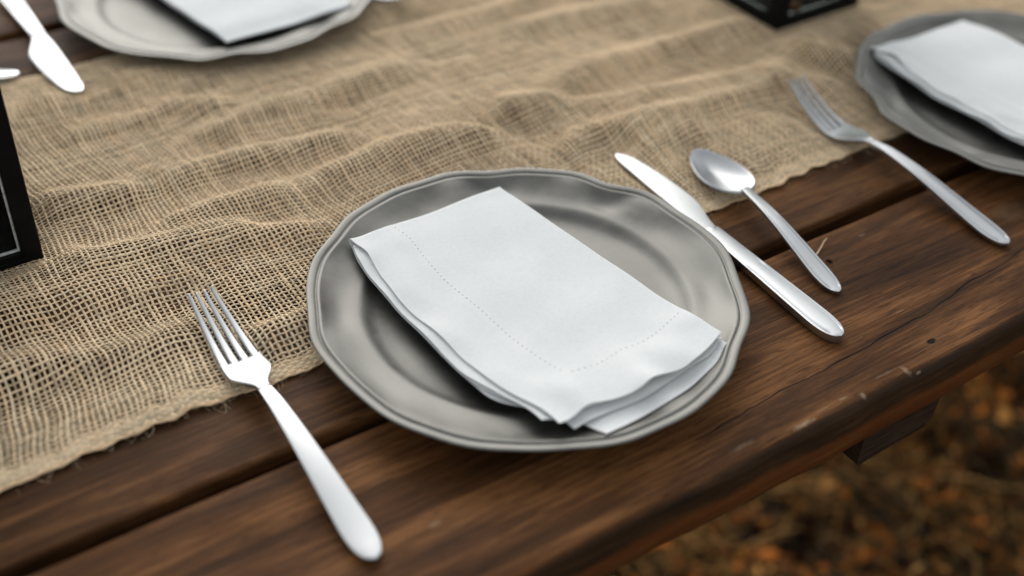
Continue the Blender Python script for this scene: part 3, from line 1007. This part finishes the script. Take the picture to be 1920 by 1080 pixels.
def make_fork(loc, rz, label, tip_lift=0.014, rx=0.0, groove=0.0005, length=0.225):
    root = empty('fork', loc, label, 'fork', 'steel dinner forks', rz)
    root.rotation_euler = (rx, 0, rz)
    HL = 0.134                               # handle
    def zf(y):
        return 0.0035 + 0.011 * math.sin(min(1, y / 0.118) * math.pi / 2) ** 1.6 * (1 if y < 0.118 else 1 - 0.18 * ((y - 0.118) / 0.016))
    loft(handle_stations(HL, 0.0034, 0.0084, zf, lambda y: 0.0024 + 0.0012 * min(1, y / HL), 0.0005, groove), 'handle', root)
    # head: from the neck it drops to a belly and sweeps up again towards the tips
    def zh(y):
        s = (y - HL) / (length - HL)
        return 0.0125 - 0.0085 * math.sin(min(1, s / 0.42) * math.pi / 2) ** 1.3 + (tip_lift * max(0, (s - 0.34) / 0.66) ** 1.7)
    slot = HL + 0.034
    def half(y):
        s = (y - HL)
        if s < 0.020:
            q = s / 0.020
            return 0.0034 + (0.0132 - 0.0034) * (3 * q * q - 2 * q ** 3) ** 0.85
        q = (y - HL - 0.020) / (length - HL - 0.020)
        return 0.0132 - 0.0050 * q ** 1.15
    V = []
    ys = np.linspace(HL - 0.003, slot, 22)
    k = 15
    xs = np.linspace(-1, 1, k)
    for y in ys:
        w = half(max(y, HL))
        cup = 0.0016 * float(sstep(HL, HL + 0.022, y))
        z = zh(max(y, HL)) + cup * (xs ** 2 - 0.6)
        top = np.stack([xs * w, np.full(k, y), z + 0.0006], -1)
        bot = np.stack([xs[::-1] * w * 0.97, np.full(k, y), z[::-1] - 0.0013 - 0.0012 * float(sstep(HL + .02, HL, y))], -1)
        V.append(np.concatenate([top, bot]))
    V = np.array(V); n = V.shape[1]
    faces = [tuple(int(i) for i in f) for f in grid_faces(n, len(V), wrap_u=True)] + [tuple(reversed(range(n))), tuple(range((len(V) - 1) * n, len(V) * n))]
    mesh_np('head', V.reshape(-1, 3), faces, M_SILVER, root, True)
    for i in range(4):
        V = []
        for y in np.concatenate([np.linspace(slot - 0.006, length - 0.004, 18), [length - 0.002, length - 0.0008, length]]):
            q = max(0.0, (y - slot) / (length - slot))
            Wd = half(max(y, slot))
            tw = 0.0027 - 0.0016 * max(0, q)                 # half width of one tine
            if y > length - 0.004: tw *= max(0.25, (1 - ((y - length + 0.004) / 0.0042) ** 2) ** 0.5)
            xc = (i - 1.5) / 1.5 * (Wd - tw)
            z = zh(y) + 0.0016 * ((xc / Wd) ** 2 - 0.6)
            th = 0.0010 - 0.0003 * q
            a = np.linspace(0, 2 * np.pi, 10, endpoint=False)
            ca, sa = np.cos(a), np.sin(a)
            V.append(np.stack([xc + tw * np.sign(ca) * np.abs(ca) ** .55, np.full(10, y), z - 0.0003 - 0.0011 * float(sstep(slot + 0.001, slot - 0.005, y)) + th * np.sign(sa) * np.abs(sa) ** .6], -1))
        V = np.array(V)
        faces = [tuple(int(j) for j in f) for f in grid_faces(10, len(V), wrap_u=True)] + [tuple(reversed(range(10))), tuple(range((len(V) - 1) * 10, len(V) * 10))]
        mesh_np('tine', V.reshape(-1, 3), faces, M_SILVER, root, True)
    return root


def make_knife(loc, rz, label, rx=0.0, flip=1, blade_w=1.0):
    root = empty('knife', loc, label, 'knife', 'steel table knives', rz)
    root.rotation_euler = (rx, 0, rz)
    HL = 0.126
    zf = lambda y: 0.0066
    loft(handle_stations(HL, 0.0056, 0.0089, zf, lambda y: 0.0062 - 0.0012 * y / HL, 0.0005, 0.00045, g0=0.40), 'handle', root)
    BL = 0.236
    # small collar step
    V = []
    for y in np.concatenate([np.linspace(HL - 0.001, BL - 0.012, 30), np.linspace(BL - 0.0105, BL, 12)]):
        s = (y - HL) / (BL - HL)
        back = 0.0054 + 0.0012 * float(sstep(0.0, 0.25, s)) - 0.0020 * max(0, (s - 0.35) / 0.65) ** 1.4
        edge = 0.0054 + 0.0086 * blade_w * float(sstep(0.0, 0.34, s)) - 0.0092 * max(0, (s - 0.40) / 0.60) ** 1.9
        if y > BL - 0.012:
            q = (y - BL + 0.012) / 0.012
            e = max(0.03, (1 - q ** 2.2) ** 0.5)
            mid = (back * 0.65 - edge * 0.35)
            back, edge = mid + (back - mid) * e, -mid + (edge + mid) * e
        th = 0.0015 * (1 - 0.35 * s)
        xs = np.array([-back, -back * .96, -back * .3, edge * .5, edge * .93, edge, edge * .93, edge * .5, -back * .3, -back * .96]) * flip
        zs = np.array([th * .5, th * .97, th, th * .97, th * .8, 0.0004, -th * .2, -th * .5, -th * .8, -th * .6])
        zc = 0.0047 - 0.0010 * s
        V.append(np.stack([xs, np.full(10, y), zc + zs], -1))
    V = np.array(V)
    faces = [tuple(int(j) for j in f) for f in grid_faces(10, len(V), wrap_u=True)] + [tuple(range(10)), tuple(range((len(V) - 1) * 10, len(V) * 10))]
    o = mesh_np('blade', V.reshape(-1, 3), faces, M_SILVER, root, True)
    es = o.modifiers.new('crisp_edges', 'EDGE_SPLIT'); es.split_angle = math.radians(25)
    st = [(HL - 0.0025 + d, w, 0.0061, 0.0011, 0.0048, 0, 0) for d, w in ((0, 0.0052), (0.0006, 0.0060), (0.0022, 0.0061), (0.0034, 0.0058), (0.0040, 0.0050))]
    loft(st, 'collar', root)
    return root


def make_spoon(loc, rz, label, rx=0.0):
    root = empty('spoon', loc, label, 'spoon', 'steel teaspoons', rz)
    root.rotation_euler = (rx, 0, rz)
    HL = 0.110
    def zf(y):
        return 0.0032 + 0.0115 * math.sin(min(1, y / 0.098) * math.pi / 2) ** 1.6
    loft(handle_stations(HL, 0.0029, 0.0070, zf, lambda y: 0.0022 + 0.0010 * y / HL, 0.0004, 0.0005, g0=0.36), 'handle', root)
    # bowl: rings inside an egg outline
    BLN, BW = 0.064, 0.0178
    nphi, nr = 72, 14
    phi = np.linspace(0, 2 * np.pi, nphi, endpoint=False)
    oy = np.cos(phi) * BLN / 2
    egg = BW * np.sin(phi) * (1 - 0.22 * np.cos(phi))           # wide near the handle, narrower tip
    V = []
    for k in range(nr):
        rho = (k / (nr - 1)) ** 0.85
        x = egg * rho; y = HL + BLN / 2 - 0.002 + oy * rho - 0.004 * (1 - rho)
        sx = np.clip((y - HL) / BLN, 0, 1)
        rimz = 0.0128 - 0.0035 * sx - 0.0008 * np.sin(sx * np.pi)
        z = rimz - 0.0082 * (1 - rho ** 2.2)
        V.append(np.stack([x, y, z], -1))
    V = np.array(V)
    o = mesh_np('bowl', V.reshape(-1, 3), grid_faces(nphi, nr, wrap_u=True), M_SILVER, root, True)
    so = o.modifiers.new('thickness', 'SOLIDIFY'); so.thickness = 0.0013; so.offset = 0
    bv = o.modifiers.new('soft_rim', 'BEVEL'); bv.width = 0.0004; bv.segments = 2; bv.limit_method = 'ANGLE'
    return root


make_fork((0.1768, 0.3545, TZ + 0.0006), -0.015, 'steel fork left of the whole plate, tines on the burlap', 0.013, 0.012, 0.0)
make_fork((0.6738, 0.3605, TZ + 0.0006), -0.02, 'steel fork between the teaspoon and the right plate', 0.020, 0.010, 0.0006, 0.218)
make_fork((0.4600, 1.084, TZ + 0.0006), math.pi + 0.14, 'far fork of which only the tips show at the top photo edge', 0.016, 0.012, 0.0)
make_knife((0.5000, 0.3500, TZ + 0.0006), -0.034, 'table knife right of the whole plate, blade tip on the burlap', 0.010, 1)
make_knife((0.2050, 1.110, TZ + 0.0006), math.pi - 0.005, 'table knife beside the far plate at the upper left', 0.006, 1, 1.35)
make_spoon((0.5345, 0.3845, TZ + 0.0006), -0.130, 'teaspoon beside the knife with its bowl on the burlap edge', 0.012)
make_spoon((0.1725, 0.9275, TZ + 0.003), 1.35, 'spoon of which one end shows by the far knife at the left photo edge', 0.0)

# ------------------------------------------------------------------ lanterns
def make_lantern(x0, y0, label):
    H = 0.27
    root = empty('lantern', (x0 + LW / 2, y0 + LW / 2, TZ + 0.0028), label, 'lantern', 'black metal lanterns on the runner')
    h = LW / 2
    P = 0.0125
    bm = bmesh.new(); add_box(bm, (-h, -h, 0), (h, h, 0.004), 0.0008)
    for s in (-1, 1):
        add_box(bm, (-h + P, s * (h - 0.002) - 0.0018, 0.0035), (h - P, s * (h - 0.002) + 0.0018, 0.0088), 0.0006)
        add_box(bm, (s * (h - 0.002) - 0.0018, -h + P, 0.0035), (s * (h - 0.002) + 0.0018, h - P, 0.0088), 0.0006)
    mesh_bm('base', bm, M_BLACK, root)
    for sx in (-1, 1):
        for sy in (-1, 1):
            bm = bmesh.new()
            add_box(bm, (min(sx * h, sx * (h - P)), min(sy * h, sy * (h - P)), 0.0036), (max(sx * h, sx * (h - P)), max(sy * h, sy * (h - P)), H - 0.012), 0.0008)
            mesh_bm('post', bm, M_BLACK, root)
    for k in range(4):
        rot = Matrix.Rotation(k * math.pi / 2, 4, 'Z')
        bm = bmesh.new()
        y = -h + 0.0045
        a, b0, b1 = h - P, 0.0086, H - 0.0125
        w = 0.0014
        for lo, hi in (((-a, b0), (a, b0 + w)), ((-a, b1 - w), (a, b1)), ((-a, b0 + w), (-a + w, b1 - w)), ((a - w, b0 + w), (a, b1 - w))):
            add_box(bm, (lo[0], y - 0.0016, lo[1]), (hi[0], y + 0.0006, hi[1]), 0.0003)
        bmesh.ops.transform(bm, matrix=rot, verts=bm.verts)
        bead = mesh_bm('glazing_bead', bm, M_BEAD if k in (0, 3) and x0 < 0.3 else M_BLACK, root)
        bm = bmesh.new()
        add_box(bm, (-a + 0.0004, y + 0.0010, b0 + 0.0004), (a - 0.0004, y + 0.0028, b1 - 0.0004))
        bmesh.ops.transform(bm, matrix=rot, verts=bm.verts)
        mesh_bm('glass_pane', bm, M_GLASS, root)
    bm = bmesh.new()
    add_box(bm, (-h - 0.004, -h - 0.004, H - 0.012), (h + 0.004, h + 0.004, H - 0.002), 0.001)
    prev = None
    rings = []
    for s, z in ((h + 0.002, H - 0.0022), (h * 0.75, H + 0.016), (h * 0.36, H + 0.036), (h * 0.34, H + 0.05), (h * 0.42, H + 0.051), (h * 0.42, H + 0.057), (0.004, H + 0.066)):
        rings.append([bm.verts.new((a * s, b * s, z)) for a, b in ((-1, -1), (1, -1), (1, 1), (-1, 1))])
    for r0, r1 in zip(rings[:-1], rings[1:]):
        for i in range(4):
            bm.faces.new((r0[i], r0[(i + 1) % 4], r1[(i + 1) % 4], r1[i]))
    bm.faces.new(rings[-1]); bm.faces.new(list(reversed(rings[0])))
    mesh_bm('roof', bm, M_BLACK, root)
    V = []
    for i in range(36):
        a = i / 36 * 2 * np.pi
        for j in range(8):
            b = j / 8 * 2 * np.pi
            r = 0.022 + 0.0018 * np.cos(b)
            V.append((r * np.cos(a), 0.0018 * np.sin(b), H + 0.086 + r * np.sin(a)))
    F = [(i * 8 + j, i * 8 + (j + 1) % 8, ((i + 1) % 36) * 8 + (j + 1) % 8, ((i + 1) % 36) * 8 + j) for i in range(36) for j in range(8)]
    mesh_np('ring_handle', V, F, M_BLACK, root, True)
    return root


make_lantern(*LANTERNS[0], 'black square lantern at the left photo edge with a pale bead round its pane')
make_lantern(*LANTERNS[1], 'black square lantern at the top photo edge, standing corner on')


def glint(name, loc, s, mat, label, seed):  # rounded solids added in place of lantern glints whose source is unknown
    bm = bmesh.new()
    bmesh.ops.create_icosphere(bm, subdivisions=3, radius=1.0)
    w = Wob(seed, 1.6, 6)
    for v in bm.verts:
        v.co *= 1 + 0.09 * float(w(v.co.x, v.co.y + v.co.z))
        v.co = Vector((v.co.x * s[0], v.co.y * s[1], v.co.z * s[2]))
    o = mesh_bm(name, bm, mat, None, True)
    o.location = loc
    tag(o, label, 'glint')


glint('glint', (0.7925, 0.6915, TZ + 0.0118), (0.0046, 0.0042, 0.0052), M_AMBER, 'small orange pebble added as a solid blob inside the top lantern', 1)
glint('glint', (0.7785, 0.6930, TZ + 0.0108), (0.0036, 0.0036, 0.0042), M_GREYP, 'small grey pebble added as a solid blob beside the orange one', 2)

# ------------------------------------------------------------------ bits on the table
V = []
pts = [Vector((0.5535, 0.4235, TZ + 0.0010)), Vector((0.560, 0.4262, TZ + 0.0022)), Vector((0.567, 0.4300, TZ + 0.0030)), Vector((0.5735, 0.4330, TZ + 0.0012))]
for i, p in enumerate(pts):
    d = (pts[min(i + 1, 3)] - pts[max(i - 1, 0)]).normalized()
    sd = Vector((-d.y, d.x, 0)).normalized(); up = d.cross(sd)
    for k in range(6):
        a = k / 6 * 2 * math.pi
        V.append(p + (sd * math.cos(a) + up * math.sin(a)) * (0.00055 - 0.0001 * i))
F = [tuple(int(j) for j in f) for f in grid_faces(6, 4, wrap_u=True)] + [tuple(range(6)), tuple(range(18, 24))]
tag(mesh_np('straw', V, F, M_STRAW, None, True), 'short pale bit of straw on the front plank beside the teaspoon', 'straw')
bm = bmesh.new()
bmesh.ops.create_icosphere(bm, subdivisions=2, radius=1.0)
for v in bm.verts:
    v.co = Vector((v.co.x * 0.0022, v.co.y * 0.0012, v.co.z * 0.0010)) * (1 + 0.25 * math.sin(v.co.x * 5 + v.co.z * 4))
o = mesh_bm('wood_chip', bm, M_BEAM, None, True)
o.location = (0.5562, 0.4142, TZ + 0.0010); o.rotation_euler = (0, 0, 1.9)
tag(o, 'tiny dark wood chip touching the teaspoon handle', 'wood chip')
